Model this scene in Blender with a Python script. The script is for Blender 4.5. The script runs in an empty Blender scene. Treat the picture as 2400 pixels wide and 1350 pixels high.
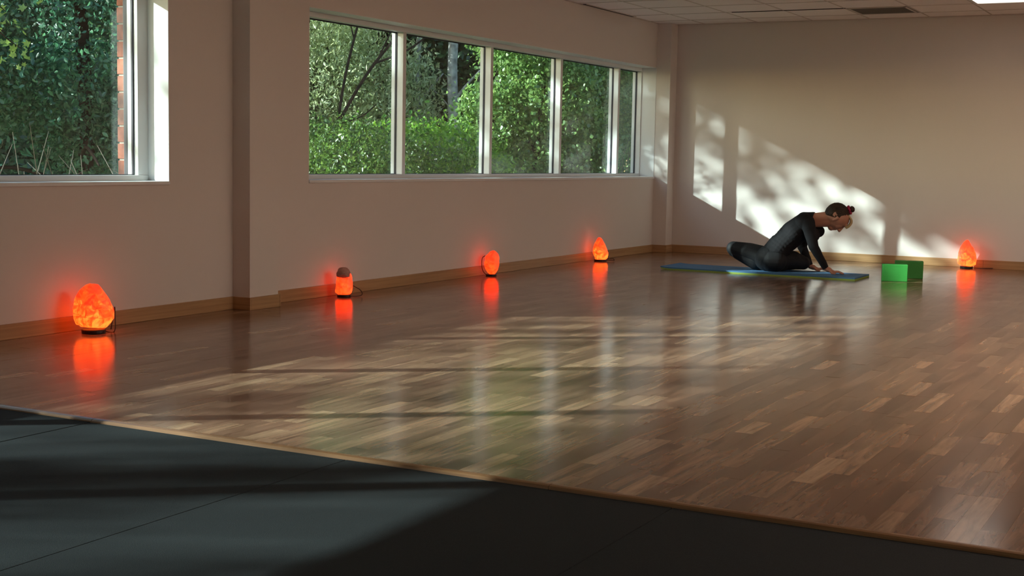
import bpy, bmesh, math, random
import numpy as np
from mathutils import Vector, Matrix

# ------------------------------------------------------------------ camera, world, sun, exposure
S = bpy.context.scene
COL = S.collection
CAM = Vector((6.3113, -15.5809, 1.115))
RT = Vector((0.88066607, 0.4733637, 0.01881693))
UP = Vector((-0.06178658, 0.07538814, 0.99523819))
FW = Vector((-0.46969106, 0.87763514, -0.0956393))
cd = bpy.data.cameras.new('camera'); cam = bpy.data.objects.new('camera', cd); COL.objects.link(cam)
m = Matrix((RT, UP, -FW)).transposed().to_4x4(); m.translation = CAM
cam.matrix_world = m
cd.sensor_width = 36.0; cd.lens = 3186.4 / 2400 * 36.0; cd.clip_start = 0.05; cd.clip_end = 300
S.camera = cam

W = bpy.data.worlds.new('sky'); S.world = W; W.use_nodes = True
wn = W.node_tree; wn.nodes.clear()
sky = wn.nodes.new('ShaderNodeTexSky'); sky.sky_type = 'NISHITA'; sky.sun_disc = False
sky.sun_elevation = math.radians(21); sky.sun_rotation = math.radians(230); sky.altitude = 100
bg = wn.nodes.new('ShaderNodeBackground'); bg.inputs['Strength'].default_value = 0.30
wo = wn.nodes.new('ShaderNodeOutputWorld')
wn.links.new(sky.outputs[0], bg.inputs[0]); wn.links.new(bg.outputs[0], wo.inputs[0])

SUN = Vector((1.27, 1.0, -0.632))            # the way the sunlight travels
sd = bpy.data.lights.new('sun', 'SUN'); sd.energy = 9.6; sd.angle = math.radians(0.53); sd.color = (0.90, 1.0, 0.98)
sun = bpy.data.objects.new('sun', sd); COL.objects.link(sun)
sun.rotation_euler = (-SUN).to_track_quat('Z', 'Y').to_euler(); sun.location = (-12, -10, 9)

S.view_settings.view_transform = 'Standard'; S.view_settings.look = 'None'
S.view_settings.exposure = 0.42; S.view_settings.gamma = 1.0; S.view_settings.use_curve_mapping = False
S.cycles.use_denoising = True
S.cycles.max_bounces = 8; S.cycles.diffuse_bounces = 4; S.cycles.transparent_max_bounces = 24
S.cycles.caustics_reflective = False; S.cycles.caustics_refractive = False
FILL = 21.0                                 # radiance of the unseen ceiling panels added as fill

# ------------------------------------------------------------------ helpers
def empty(name, loc=(0, 0, 0)):
    o = bpy.data.objects.new(name, None); COL.objects.link(o); o.location = loc; o.empty_display_size = .1
    return o
def tag(o, label=None, cat=None, group=None, kind=None):
    if label: o['label'] = label
    if cat: o['category'] = cat
    if group: o['group'] = group
    if kind: o['kind'] = kind
    return o
class MB:
    def __init__(s): s.v = []; s.f = []; s.smooth = False
    def box(s, x0, x1, y0, y1, z0, z1):
        i = len(s.v)
        s.v += [(x0,y0,z0),(x1,y0,z0),(x1,y1,z0),(x0,y1,z0),(x0,y0,z1),(x1,y0,z1),(x1,y1,z1),(x0,y1,z1)]
        s.f += [tuple(i+k for k in q) for q in ((0,3,2,1),(4,5,6,7),(0,1,5,4),(1,2,6,5),(2,3,7,6),(3,0,4,7))]
        return s
    def tube(s, pts, rad, n=8, cap=True):
        pts = [Vector(p) for p in pts]
        if not hasattr(rad, '__len__'): rad = [rad]*len(pts)
        base = len(s.v); ref = Vector((0.13, 0.21, 1)).normalized()
        for k, p in enumerate(pts):
            t = (pts[min(k+1, len(pts)-1)] - pts[max(k-1, 0)]).normalized()
            a = t.cross(ref)
            if a.length < .05: a = t.cross(Vector((1, 0, 0)))
            a.normalize(); b = t.cross(a)
            for j in range(n):
                th = 2*math.pi*j/n
                s.v.append(tuple(p + (a*math.cos(th) + b*math.sin(th))*rad[k]))
        for k in range(len(pts)-1):
            for j in range(n):
                s.f.append((base+k*n+j, base+k*n+(j+1) % n, base+(k+1)*n+(j+1) % n, base+(k+1)*n+j))
        if cap:
            s.f.append(tuple(base+j for j in range(n))[::-1]); e = base+(len(pts)-1)*n
            s.f.append(tuple(e+j for j in range(n)))
        return s
    def lathe(s, prof, c=(0, 0, 0), n=24):
        b = len(s.v)
        for (r, z) in prof:
            for j in range(n):
                th = 2*math.pi*j/n
                s.v.append((c[0]+r*math.cos(th), c[1]+r*math.sin(th), c[2]+z))
        for k in range(len(prof)-1):
            for j in range(n):
                s.f.append((b+k*n+j, b+k*n+(j+1) % n, b+(k+1)*n+(j+1) % n, b+(k+1)*n+j))
        s.f.append(tuple(b+j for j in range(n))[::-1]); e = b+(len(prof)-1)*n
        s.f.append(tuple(e+j for j in range(n)))
        return s
    def build(s, name, mat, parent=None, smooth=False, bevel=0, loc=None):
        me = bpy.data.meshes.new(name); me.from_pydata(s.v, [], s.f); me.update()
        if bevel:
            bm = bmesh.new(); bm.from_mesh(me)
            bmesh.ops.bevel(bm, geom=bm.edges[:], offset=bevel, segments=2, profile=.5, affect='EDGES', clamp_overlap=True)
            bm.to_mesh(me); bm.free()
        if smooth: me.polygons.foreach_set('use_smooth', [True]*len(me.polygons))
        me.materials.append(mat)
        o = bpy.data.objects.new(name, me); COL.objects.link(o)
        if parent: o.parent = parent
        if loc: o.location = loc
        return o
def box(name, mat, parent, x0, x1, y0, y1, z0, z1, bevel=0):
    return MB().box(x0, x1, y0, y1, z0, z1).build(name, mat, parent, bevel=bevel)

def mat(name):
    M = bpy.data.materials.new(name); M.use_nodes = True
    nt = M.node_tree; p = nt.nodes['Principled BSDF']
    return M, nt, p
def N(nt, kind, **kw):
    n = nt.nodes.new(kind)
    for k, v in kw.items():
        if k in n.inputs.keys(): n.inputs[k].default_value = v
        else: setattr(n, k, v)
    return n
def ramp(nt, stops, src=None):
    r = nt.nodes.new('ShaderNodeValToRGB'); e = r.color_ramp.elements
    while len(e) < len(stops): e.new(.5)
    for k, (p, c) in enumerate(stops):
        e[k].position = p; e[k].color = (*c, 1) if len(c) == 3 else c
    if src is not None: nt.links.new(src, r.inputs[0])
    return r
def plain(name, col, rough=.5, spec=.5, bump=0, bscale=60, metal=0, var=.0):
    M, nt, p = mat(name)
    p.inputs['Base Color'].default_value = (*col, 1); p.inputs['Roughness'].default_value = rough
    p.inputs['Specular IOR Level'].default_value = spec; p.inputs['Metallic'].default_value = metal
    tc = N(nt, 'ShaderNodeTexCoord'); nz = N(nt, 'ShaderNodeTexNoise', Scale=bscale, Detail=3.0)
    nt.links.new(tc.outputs['Object'], nz.inputs['Vector'])
    if var:
        r = ramp(nt, [(.3, tuple(c*(1-var) for c in col)), (.7, tuple(min(1, c*(1+var)) for c in col))], nz.outputs['Fac'])
        nt.links.new(r.outputs[0], p.inputs['Base Color'])
    if bump:
        b = N(nt, 'ShaderNodeBump', Strength=bump, Distance=.002)
        nt.links.new(nz.outputs['Fac'], b.inputs['Height']); nt.links.new(b.outputs[0], p.inputs['Normal'])
    return M

# ------------------------------------------------------------------ materials
WALLC = (.73, .69, .655)
M_wall = plain('painted_drywall', WALLC, .75, .25, .15, 180, var=.015)
M_reveal = plain('white_reveal_paint', (.80, .82, .82), .6, .3, .05, 120)
M_frame = plain('white_aluminium', (.74, .77, .77), .4, .5)
M_gasket = plain('dark_gasket', (.015, .015, .03), .5, .4)
M_ceil = plain('ceiling_tile', (.92, .87, .86), .9, .1, .35, 240, var=.04)
M_tbar = plain('ceiling_grid', (.60, .53, .49), .5, .4)
M_dark = plain('vent_dark', (.03, .025, .022), .6, .3)
M_vent = plain('vent_metal', (.13, .105, .09), .5, .4)
M_sub = plain('subfloor', (.03, .02, .014), .9, .1)
M_rubber = plain('black_rubber', (.027, .031, .033), .8, .06, .5, 420, var=.25)
M_matblue = plain('blue_foam', (.06, .16, .30), .8, .3, .4, 300, var=.1)
M_matgreen = plain('green_foam', (.22, .33, .06), .8, .3, .4, 300)
M_block = plain('green_eva_foam', (.05, .42, .075), .6, .35, .3, 260, var=.06)
M_block2 = plain('dark_green_eva_foam', (.04, .22, .04), .6, .35, .3, 260, var=.06)
M_black = plain('black_base_wood', (.012, .008, .008), .45, .5)
M_cord = plain('black_cord', (.01, .008, .008), .5, .5)
M_shirt = plain('black_knit', (.012, .012, .014), .85, .2, .6, 90)
M_legs = plain('black_leggings', (.011, .012, .014), .7, .3, .3, 60)
M_skin = plain('skin', (.42, .20, .13), .55, .4)
M_pink = plain('pink_scrunchie', (.40, .035, .09), .8, .2, .8, 80)
M_mortar = plain('mortar', (.45, .40, .34), .95, .1, .5, 100)
M_bark = plain('dark_bark', (.045, .035, .028), .95, .1, .9, 14, var=.4)
M_birch = plain('pale_bark', (.34, .33, .31), .9, .1, .7, 9, var=.5)
M_twig = plain('grey_twig', (.16, .14, .11), .9, .1)
M_post = plain('weathered_wood', (.50, .33, .17), .8, .2, .5, 40, var=.3)
M_boxmetal = plain('grey_box_paint', (.55, .62, .66), .5, .4)
M_ground = plain('bounce_grass', (.20, .21, .11), .95, .1, .8, 6, var=.5)  # unseen grass, lightened to bounce more daylight up to the ceiling

def hair_mat():
    M, nt, p = mat('brown_hair'); p.inputs['Roughness'].default_value = .65; p.inputs['Specular IOR Level'].default_value = .25
    tc = N(nt, 'ShaderNodeTexCoord'); mp = N(nt, 'ShaderNodeMapping'); mp.inputs['Scale'].default_value = (12, 90, 90)
    nz = N(nt, 'ShaderNodeTexNoise', Scale=1.0, Detail=2.0)
    nt.links.new(tc.outputs['Object'], mp.inputs[0]); nt.links.new(mp.outputs[0], nz.inputs['Vector'])
    r = ramp(nt, [(.3, (.012, .007, .005)), (.75, (.055, .030, .016))], nz.outputs['Fac'])
    nt.links.new(r.outputs[0], p.inputs['Base Color'])
    return M
M_hair = hair_mat()
M_blond = plain('blond_strand', (.45, .34, .17), .5, .4)

def wood_floor():
    M, nt, p = mat('laminate_planks')
    at = N(nt, 'ShaderNodeAttribute', attribute_name='tone'); tc = N(nt, 'ShaderNodeTexCoord')
    mp = N(nt, 'ShaderNodeMapping'); mp.inputs['Scale'].default_value = (20, 1.6, 1)
    off = N(nt, 'ShaderNodeCombineXYZ'); mu = N(nt, 'ShaderNodeMath', operation='MULTIPLY'); mu.inputs[1].default_value = 57.0
    add = N(nt, 'ShaderNodeVectorMath', operation='ADD')
    L = nt.links
    L.new(at.outputs['Fac'], mu.inputs[0]); L.new(mu.outputs[0], off.inputs[1]); L.new(mu.outputs[0], off.inputs[2])
    L.new(tc.outputs['Object'], mp.inputs[0]); L.new(mp.outputs[0], add.inputs[0]); L.new(off.outputs[0], add.inputs[1])
    nz = N(nt, 'ShaderNodeTexNoise', Scale=1.0, Detail=5.0, Roughness=.6, Distortion=1.2)
    L.new(add.outputs[0], nz.inputs['Vector'])
    base = ramp(nt, [(0, (.135, .070, .045)), (.45, (.225, .130, .082)), (.8, (.335, .210, .128)), (1, (.46, .315, .20))], at.outputs['Fac'])
    gr = ramp(nt, [(.36, (.60, .55, .53)), (.46, (.88, .87, .86)), (.54, (1.02, 1.02, 1.02)), (.66, (1.28, 1.24, 1.18))], nz.outputs['Fac'])
    mx = N(nt, 'ShaderNodeMix', data_type='RGBA', blend_type='MULTIPLY'); mx.inputs[0].default_value = 1
    L.new(base.outputs[0], mx.inputs[6]); L.new(gr.outputs[0], mx.inputs[7]); L.new(mx.outputs[2], p.inputs['Base Color'])
    n2 = N(nt, 'ShaderNodeTexNoise', Scale=3.0, Detail=3.0); L.new(tc.outputs['Object'], n2.inputs['Vector'])
    rr = N(nt, 'ShaderNodeMapRange'); rr.inputs['To Min'].default_value = .12; rr.inputs['To Max'].default_value = .22
    L.new(n2.outputs['Fac'], rr.inputs[0]); L.new(rr.outputs[0], p.inputs['Roughness'])
    p.inputs['Specular IOR Level'].default_value = .55
    b = N(nt, 'ShaderNodeBump', Strength=.06, Distance=.001); L.new(nz.outputs['Fac'], b.inputs['Height']); L.new(b.outputs[0], p.inputs['Normal'])
    return M
M_wood = wood_floor()
def oak(name, c0, c1, axis_scale, rough=.4):
    M, nt, p = mat(name); p.inputs['Roughness'].default_value = rough
    tc = N(nt, 'ShaderNodeTexCoord'); mp = N(nt, 'ShaderNodeMapping'); mp.inputs['Scale'].default_value = axis_scale
    nz = N(nt, 'ShaderNodeTexNoise', Scale=1.0, Detail=4.0, Distortion=.6)
    nt.links.new(tc.outputs['Object'], mp.inputs[0]); nt.links.new(mp.outputs[0], nz.inputs['Vector'])
    r = ramp(nt, [(.3, c0), (.7, c1)], nz.outputs['Fac']); nt.links.new(r.outputs[0], p.inputs['Base Color'])
    return M
M_base_l = oak('oak_baseboard', (.36, .21, .095), (.48, .30, .145), (30, 1.5, 60))
M_base_b = oak('oak_baseboard_x', (.36, .21, .095), (.48, .30, .145), (1.5, 30, 60))
M_strip = oak('edge_strip_wood', (.15, .070, .032), (.26, .135, .062), (1.5, 40, 40), .3)

def glass():
    M, nt, p = mat('window_glass'); nt.nodes.remove(p); out = nt.nodes['Material Output']
    tr = N(nt, 'ShaderNodeBsdfTransparent'); tr.inputs[0].default_value = (.93, .975, .955, 1)
    gl = N(nt, 'ShaderNodeBsdfGlossy'); gl.inputs['Roughness'].default_value = 0.0
    fr = N(nt, 'ShaderNodeFresnel'); ge = N(nt, 'ShaderNodeNewGeometry')      # thin sheet: the same Fresnel on both faces
    io = N(nt, 'ShaderNodeMapRange'); io.inputs['To Min'].default_value = 1.5; io.inputs['To Max'].default_value = 1 / 1.5
    nt.links.new(ge.outputs['Backfacing'], io.inputs[0]); nt.links.new(io.outputs[0], fr.inputs[0])
    mx = N(nt, 'ShaderNodeMixShader')
    nt.links.new(fr.outputs[0], mx.inputs[0]); nt.links.new(tr.outputs[0], mx.inputs[1]); nt.links.new(gl.outputs[0], mx.inputs[2])
    nt.links.new(mx.outputs[0], out.inputs[0])
    return M
M_glass = glass()
def emit(name, col, st):
    M, nt, p = mat(name); p.inputs['Emission Color'].default_value = (*col, 1); p.inputs['Emission Strength'].default_value = st
    p.inputs['Base Color'].default_value = (.8, .8, .8, 1)
    return M
M_fillpanel = emit('fill_panel', (1.0, .775, .64), FILL)
M_trodim = emit('dim_light_panel', (1.0, .9, .8), 1.8)
def brick_mat():
    M, nt, p = mat('red_brick'); p.inputs['Roughness'].default_value = .9
    oi = N(nt, 'ShaderNodeObjectInfo'); tc = N(nt, 'ShaderNodeTexCoord'); nz = N(nt, 'ShaderNodeTexNoise', Scale=22.0, Detail=4.0)
    nt.links.new(tc.outputs['Object'], nz.inputs['Vector'])
    a = ramp(nt, [(0, (.30, .085, .045)), (.6, (.42, .14, .08)), (1, (.24, .11, .08))], oi.outputs['Random'])
    g = ramp(nt, [(.3, (.6, .6, .6)), (.65, (1.1, 1.1, 1.1))], nz.outputs['Fac'])
    mx = N(nt, 'ShaderNodeMix', data_type='RGBA', blend_type='MULTIPLY'); mx.inputs[0].default_value = 1
    nt.links.new(a.outputs[0], mx.inputs[6]); nt.links.new(g.outputs[0], mx.inputs[7]); nt.links.new(mx.outputs[2], p.inputs['Base Color'])
    return M
M_brick = brick_mat()
def salt(name, lo, mid, hi, st):
    """salt crystal lit from inside by its bulb"""
    M, nt, p = mat(name); L = nt.links
    tc = N(nt, 'ShaderNodeTexCoord')
    n1 = N(nt, 'ShaderNodeTexNoise', Scale=16.0, Detail=4.0, Roughness=.65, Distortion=1.5)
    L.new(tc.outputs['Object'], n1.inputs['Vector'])
    vo = N(nt, 'ShaderNodeTexVoronoi', Scale=13.0, feature='DISTANCE_TO_EDGE'); L.new(tc.outputs['Object'], vo.inputs['Vector'])
    sx = N(nt, 'ShaderNodeSeparateXYZ'); L.new(tc.outputs['Object'], sx.inputs[0])
    h = N(nt, 'ShaderNodeMapRange'); h.inputs['From Min'].default_value = .02; h.inputs['From Max'].default_value = .26
    h.inputs['To Min'].default_value = .16; h.inputs['To Max'].default_value = -.16; L.new(sx.outputs[2], h.inputs[0])
    a = N(nt, 'ShaderNodeMath', operation='ADD'); L.new(n1.outputs['Fac'], a.inputs[0]); L.new(h.outputs[0], a.inputs[1])
    v = N(nt, 'ShaderNodeMapRange'); v.inputs['From Max'].default_value = .06; v.inputs['To Min'].default_value = -.12; v.inputs['To Max'].default_value = 0.0
    L.new(vo.outputs['Distance'], v.inputs[0])
    a2 = N(nt, 'ShaderNodeMath', operation='ADD'); L.new(a.outputs[0], a2.inputs[0]); L.new(v.outputs[0], a2.inputs[1])
    r = ramp(nt, [(.32, lo), (.5, mid), (.70, hi)], a2.outputs[0])
    L.new(r.outputs[0], p.inputs['Emission Color']); p.inputs['Emission Strength'].default_value = st
    p.inputs['Base Color'].default_value = (.55, .22, .12, 1); p.inputs['Roughness'].default_value = .45
    b = N(nt, 'ShaderNodeBump', Strength=.5, Distance=.006); L.new(n1.outputs['Fac'], b.inputs['Height']); L.new(b.outputs[0], p.inputs['Normal'])
    return M
M_salt = salt('salt_orange', (.85, .014, .001), (1.6, .060, .003), (2.0, .23, .022), 1.3)
M_saltred = salt('salt_red', (.95, .010, .0015), (1.6, .033, .003), (2.0, .085, .008), 1.3)
M_saltcap = plain('unlit_salt', (.48, .25, .21), .6, .4, .5, 60, var=.2)

def leaf_mat(name, cols, trans=.45):
    M, nt, p = mat(name); nt.nodes.remove(p); out = nt.nodes['Material Output']; L = nt.links
    g = N(nt, 'ShaderNodeNewGeometry')
    r = ramp(nt, cols, g.outputs['Random Per Island'])
    d = N(nt, 'ShaderNodeBsdfDiffuse'); t = N(nt, 'ShaderNodeBsdfTranslucent'); gl = N(nt, 'ShaderNodeBsdfGlossy'); gl.inputs['Roughness'].default_value = .4
    hs = N(nt, 'ShaderNodeHueSaturation'); hs.inputs['Hue'].default_value = .48; hs.inputs['Value'].default_value = 1.25
    L.new(r.outputs[0], hs.inputs['Color']); L.new(r.outputs[0], d.inputs[0]); L.new(hs.outputs[0], t.inputs[0])
    mx = N(nt, 'ShaderNodeMixShader'); mx.inputs[0].default_value = trans
    L.new(d.outputs[0], mx.inputs[1]); L.new(t.outputs[0], mx.inputs[2])
    m2 = N(nt, 'ShaderNodeMixShader'); m2.inputs[0].default_value = .06
    L.new(mx.outputs[0], m2.inputs[1]); L.new(gl.outputs[0], m2.inputs[2]); L.new(m2.outputs[0], out.inputs[0])
    return M
M_leafpale = leaf_mat('leaf_pale', [(0, (.22, .29, .12)), (.5, (.45, .54, .26)), (1, (.72, .78, .50))])
M_leafmid = leaf_mat('leaf_mid', [(0, (.07, .165, .045)), (.5, (.17, .33, .085)), (1, (.33, .52, .16))])
M_leaffern = leaf_mat('leaf_fern', [(0, (0.06, 0.18, 0.024)), (0.5, (0.168, 0.408, 0.042)), (1, (0.336, 0.624, 0.072))])
M_leafdark = leaf_mat('leaf_dark', [(0, (0.023, 0.063, 0.029)), (0.6, (0.052, 0.127, 0.046)), (1, (0.092, 0.218, 0.081))])
M_leafblue = leaf_mat('leaf_bluegreen', [(0, (0.03, 0.112, 0.068)), (0.6, (0.075, 0.225, 0.128)), (1, (0.15, 0.375, 0.21))])
M_leafhedge = leaf_mat('leaf_hedge', [(0, (.03, .09, .015)), (.55, (.07, .17, .03)), (1, (.20, .36, .07))])
M_leafmaple = leaf_mat('leaf_maple', [(0, (0.088, 0.198, 0.033)), (0.5, (0.198, 0.352, 0.066)), (1, (0.374, 0.55, 0.176))])

# ------------------------------------------------------------------ the room shell
ZC, ZS, ZH = 2.744, .914, 2.222               # ceiling, sill and head heights
XG = -.255                                    # glass plane
W1 = (-18.09, -8.655); W2 = (-7.12, -.205)     # window openings along y
XR, YR = 9.6, -19.2                           # right wall, rear wall
YE = -11.48                                   # edge between the wood and the rubber

# left wall
wl = tag(empty('wall_left'), kind='structure')
g = MB()
g.box(-.30, 0, YR, .2, -.06, ZS - .02)
g.box(-.30, 0, YR, .2, ZH, ZC + .25)
g.box(-.30, 0, YR, W1[0], ZS - .02, ZH)
g.box(-.30, 0, W1[1], W2[0], ZS - .02, ZH)
g.box(-.245, 0, W2[1], .2, ZS - .02, ZH)
g.build('plaster', M_wall, wl)
for (a, b) in (W1, W2):                       # white-painted returns of the openings
    box('reveal', M_reveal, wl, XG - .03, -.001, b - .004, b, ZS, ZH - .004)
    box('reveal', M_reveal, wl, XG - .03, -.001, a, a + .004, ZS, ZH - .004)
    box('soffit', M_reveal, wl, XG - .03, -.001, a, b, ZH - .004, ZH)
box('pilaster', M_wall, wl, -.01, .154, -8.01, -7.69, -.005, ZC)
# brick skin on the outside with real bricks round the pier between the windows
g = MB(); xb0, xb1 = -.425, -.325
g.box(xb0 + .008, xb1, YR, .6, -.25, ZS - .08); g.box(xb0 + .008, xb1, YR, .6, ZH + .02, ZC + .3)
g.box(xb0 + .008, xb1, -8.682, -7.02, ZS - .08, ZH + .02);
g.box(xb0 + .008, xb1, YR, W1[0], ZS - .08, ZH + .02)
g.build('mortar_bed', M_mortar, wl)
box('cavity_closer', M_dark, wl, -.325, -.30, YR, .6, -.2, ZS - .03); box('cavity_closer', M_dark, wl, -.325, -.30, YR, .6, ZH + .01, ZC + .25)
rb = random.Random(4)
bh = .1135
for k in range(13):
    z0 = ZS - .085 + k * bh
    y = -8.69 + (0 if k % 2 == 0 else 0); first = True
    while y < -7.02:
        ln = (.29 if k % 2 == 0 else .145) if first else .29
        y1 = min(y + ln - .012, -7.012)
        if y1 - y > .03:
            dx = rb.uniform(-.002, .002)
            box('brick', M_brick, wl, xb0 + dx, xb1 + .003, y, y1, z0, z0 + bh - .012, bevel=.003)
        y += ln; first = False
y = W1[1] - .02
k = 0
while y > -11.2:                              # brick-on-edge sill course below the first window
    box('sill_brick', M_brick, wl, xb0 - .035, xb1, y - .075, y - .004, ZS - .075, ZS + .022, bevel=.004); y -= .085

# other walls and the corner pier
wb = tag(box('wall_back', M_wall, None, -.245, XR + .2, 0, .2, -.06, ZC + .25), kind='structure')
box('corner_pier', M_wall, wb, 0, .178, -.205, .01, -.005, ZC)
tag(box('wall_right', M_wall, None, XR, XR + .2, YR - .2, 0, -.06, ZC + .25), kind='structure')
tag(box('wall_rear', M_wall, None, -.30, XR + .2, YR - .2, YR, -.06, ZC + .25), kind='structure')

# baseboards
BH, BT = .091, .016
bl = tag(empty('baseboard_left'), kind='structure')
for (y0, y1) in ((YE - .01, -8.01), (-7.69, -.205)):
    box('board', M_base_l, bl, 0, BT, y0, y1, 0, BH, .003)
box('board', M_base_b, bl, 0, .154 + BT, -8.01 - BT, -8.01, 0, BH, .003)
box('board', M_base_l, bl, .154, .154 + BT, -8.01, -7.69, 0, BH, .003)
box('board', M_base_b, bl, BT, .154 + BT, -7.69, -7.69 + BT, 0, BH, .003)
bb = tag(empty('baseboard_back'), kind='structure')
box('board', M_base_b, bb, BT, .178 + BT, -.205 - BT, -.205, 0, BH, .003)
box('board', M_base_l, bb, .178, (.178 + BT), -.205, -BT, 0, BH, .003)
for x0, x1 in ((.178, 3.84), (3.842, 7.5), (7.502, XR)): box('board', M_base_b, bb, x0, x1, -BT, 0, 0, BH, .003)

# windows
def window(name, a, b, mull, end_jamb_w):
    w = tag(empty(name), kind='structure')
    xf, xo = -.18, -.30                        # room face and outer face of the frame
    box('bottom_rail', M_frame, w, xo, xf, a, b - .004, ZS, ZS + .036, .003)
    box('top_rail', M_frame, w, xo, xf, a, b - .004, ZH - .045, ZH - .004, .003)
    box('jamb', M_frame, w, xo, xf, a, a + .075, ZS + .036, ZH - .045, .003)
    g = MB(); yj = b - .004 - end_jamb_w; ch = xf - .03 * min(1, end_jamb_w / .06)     # chamfered end jamb
    for zz in (ZS + .036, ZH - .045): g.v += [(xo, yj, zz), (ch, yj, zz), (xf, b - .004, zz), (xo, b - .004, zz)]
    g.f += [(0, 1, 2, 3)[::-1], (4, 5, 6, 7), (0, 1, 5, 4), (1, 2, 6, 5), (2, 3, 7, 6), (3, 0, 4, 7)]
    g.build('jamb', M_frame, w)
    edges = [a + .075]
    for y in mull:
        box('mullion', M_frame, w, xo, xf, y, y + .05, ZS + .036, ZH - .045, .003)
        box('gasket', M_gasket, w, XG - .006, XG + .010, y - .006, y, ZS + .036, ZH - .045)
        edges += [y, y + .05]
    edges.append(b - .004 - end_jamb_w)
    box('gasket', M_gasket, w, XG - .006, XG + .010, edges[-1] - .008, edges[-1], ZS + .036, ZH - .045)
    box('gasket', M_gasket, w, XG - .006, XG + .006, a + .075, edges[-1], ZS + .036, ZS + .041)
    box('gasket', M_gasket, w, XG - .006, XG + .006, a + .075, edges[-1], ZH - .055, ZH - .045)
    for k in range(0, len(edges), 2):
        box('pane', M_glass, w, XG - .003, XG + .003, edges[k] + .001, edges[k + 1] - .001, ZS + .036, ZH - .045)
    if end_jamb_w > .05:
        box('outer_trim', M_gasket, w, -.335, -.30, b - .004 - end_jamb_w, b + .03, ZS - .02, ZH)
        box('outer_trim', M_frame, w, -.345, -.335, b - .06, b - .04, ZS, ZH)
    box('sill', M_reveal, w, xf - .002, .012, a, b - .004, ZS - .024, ZS, .004)
    return w
window('window_1', W1[0], W1[1], [-8.73 - 1.56 * k for k in range(5, 0, -1)], .066)
window('window_2', W2[0], W2[1], [-5.53, -3.97, -2.44, -.92], .014)

# ceiling: grid of square tiles
cl = tag(box('ceiling', M_dark, None, -.30, XR, YR, 0, ZC + .02, ZC + .25), kind='structure')
P = .655
xs = [-.135 + P * k for k in range(16)]; ys = [-.48 - P * k for k in range(-1, 29)]
PANELS = {6: (1,), 10: (10,), 13: (4, 8, 12)}  # all but the panel by the back wall are unseen, added as fill
TRO = set(); GR = (4, 0)                        # cells taken by light panels and by the return grille
for cx in (6, 10, 13):
    for cy in PANELS[cx]: TRO |= {(cx, cy), (cx, cy + 1)}
fl = MB()
def cell(i, j):
    x0, x1 = max(xs[i], 0), min(xs[i] + P, XR); y1, y0 = min(ys[j], 0), max(ys[j] - P, YR)
    return x0, x1, y0, y1
for i in range(15):
    for j in range(29):
        x0, x1, y0, y1 = cell(i, j)
        if x1 - x0 < .02 or y1 - y0 < .02 or (i, j - 1) in TRO or (i, j - 1) == GR: continue
        if x0 < 6 and y1 > -4.2: box('ceiling_tile', M_ceil, cl, x0 + .008, x1 - .008, y0 + .008, y1 - .008, ZC + .001, ZC + .02)
        else: fl.box(x0 + .008, x1 - .008, y0 + .008, y1 - .008, ZC + .001, ZC + .02)
tag(fl.build('ceiling_tiles', M_ceil, cl), kind='stuff')
g = MB()
for x in xs[1:]:
    if x < XR: g.box(x - .007, x + .007, YR, 0, ZC - .002, ZC + .02)
for y in ys:
    if YR < y < 0: g.box(0, XR, y - .007, y + .007, ZC - .0025, ZC + .02)
g.box(0, .02, YR, 0, ZC - .003, ZC + .02); g.box(0, XR, -.02, 0, ZC - .003, ZC + .02)
g.build('grid_bars', M_tbar, cl)
box('dark_strip', M_dark, cl, 1.25, 2.5, -1.148, -1.13, ZC - .006, ZC + .01)  # thin dark strip across the ceiling tiles
for cx in (6, 10, 13):
    for cy in PANELS[cx]:
        x0, x1, _, y1 = cell(cx, cy + 1); y0 = max(cell(cx, cy + 2)[2], YR + .05); x1 = min(x1, XR - .03)
        t = empty('ceiling_light', ((x0 + x1) / 2, (y0 + y1) / 2, ZC)); hx, hy = (x1 - x0) / 2 - .02, (y1 - y0) / 2 - .02
        MB().box(-hx, hx, -hy, -hy + .03, -.008, .03).box(-hx, hx, hy - .03, hy, -.008, .03).box(-hx, -hx + .03, -hy + .03, hy - .03, -.008, .03).box(hx - .03, hx, -hy + .03, hy - .03, -.008, .03).build('frame', M_frame, t)
        MB().box(-hx + .03, hx - .03, -hy + .03, hy - .03, -.002, .02).build('diffuser', M_trodim if (cx, cy) == (6, 1) else M_fillpanel, t)
        first = (cx, cy) == (6, 1)
        tag(t, 'single dim ceiling light panel by the back wall beside the dark grille' if first else 'unseen bright ceiling panel added as fill light away from the windows', 'ceiling light', 'ceiling light panels')
x0, x1, y0, y1 = cell(4, 1); t = tag(empty('air_grille', ((x0 + x1) / 2, (y0 + y1) / 2, ZC)), 'dark square return air grille set in the tiled ceiling', 'air vent')
hx, hy = P / 2 - .02, P / 2 - .02
MB().box(-hx, hx, -hy, hy, .004, .02).build('backing', M_dark, t)
MB().box(-hx, hx, -hy, -hy + .025, -.006, .006).box(-hx, hx, hy - .025, hy, -.006, .006).box(-hx, -hx + .025, -hy, hy, -.006, .006).box(hx - .025, hx, -hy, hy, -.006, .006).build('frame', M_tbar, t)
for k in range(14):
    y = -hy + .05 + k * (2 * hy - .1) / 13
    MB().box(-hx + .025, hx - .025, y - .012, y + .012, -.004, 0.002).build('slat', M_vent, t)
t = tag(empty('slot_diffuser', (.042, -1.70, ZC)), 'long narrow dark slot diffuser in ceiling above window wall', 'air vent')
MB().box(-.022, .022, -.66, .66, -.004, .015).build('slot', M_dark, t)
MB().box(-.030, -.022, -.67, .67, -.007, .01).box(.022, .030, -.67, .67, -.007, .01).build('flange', M_tbar, t)

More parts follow.
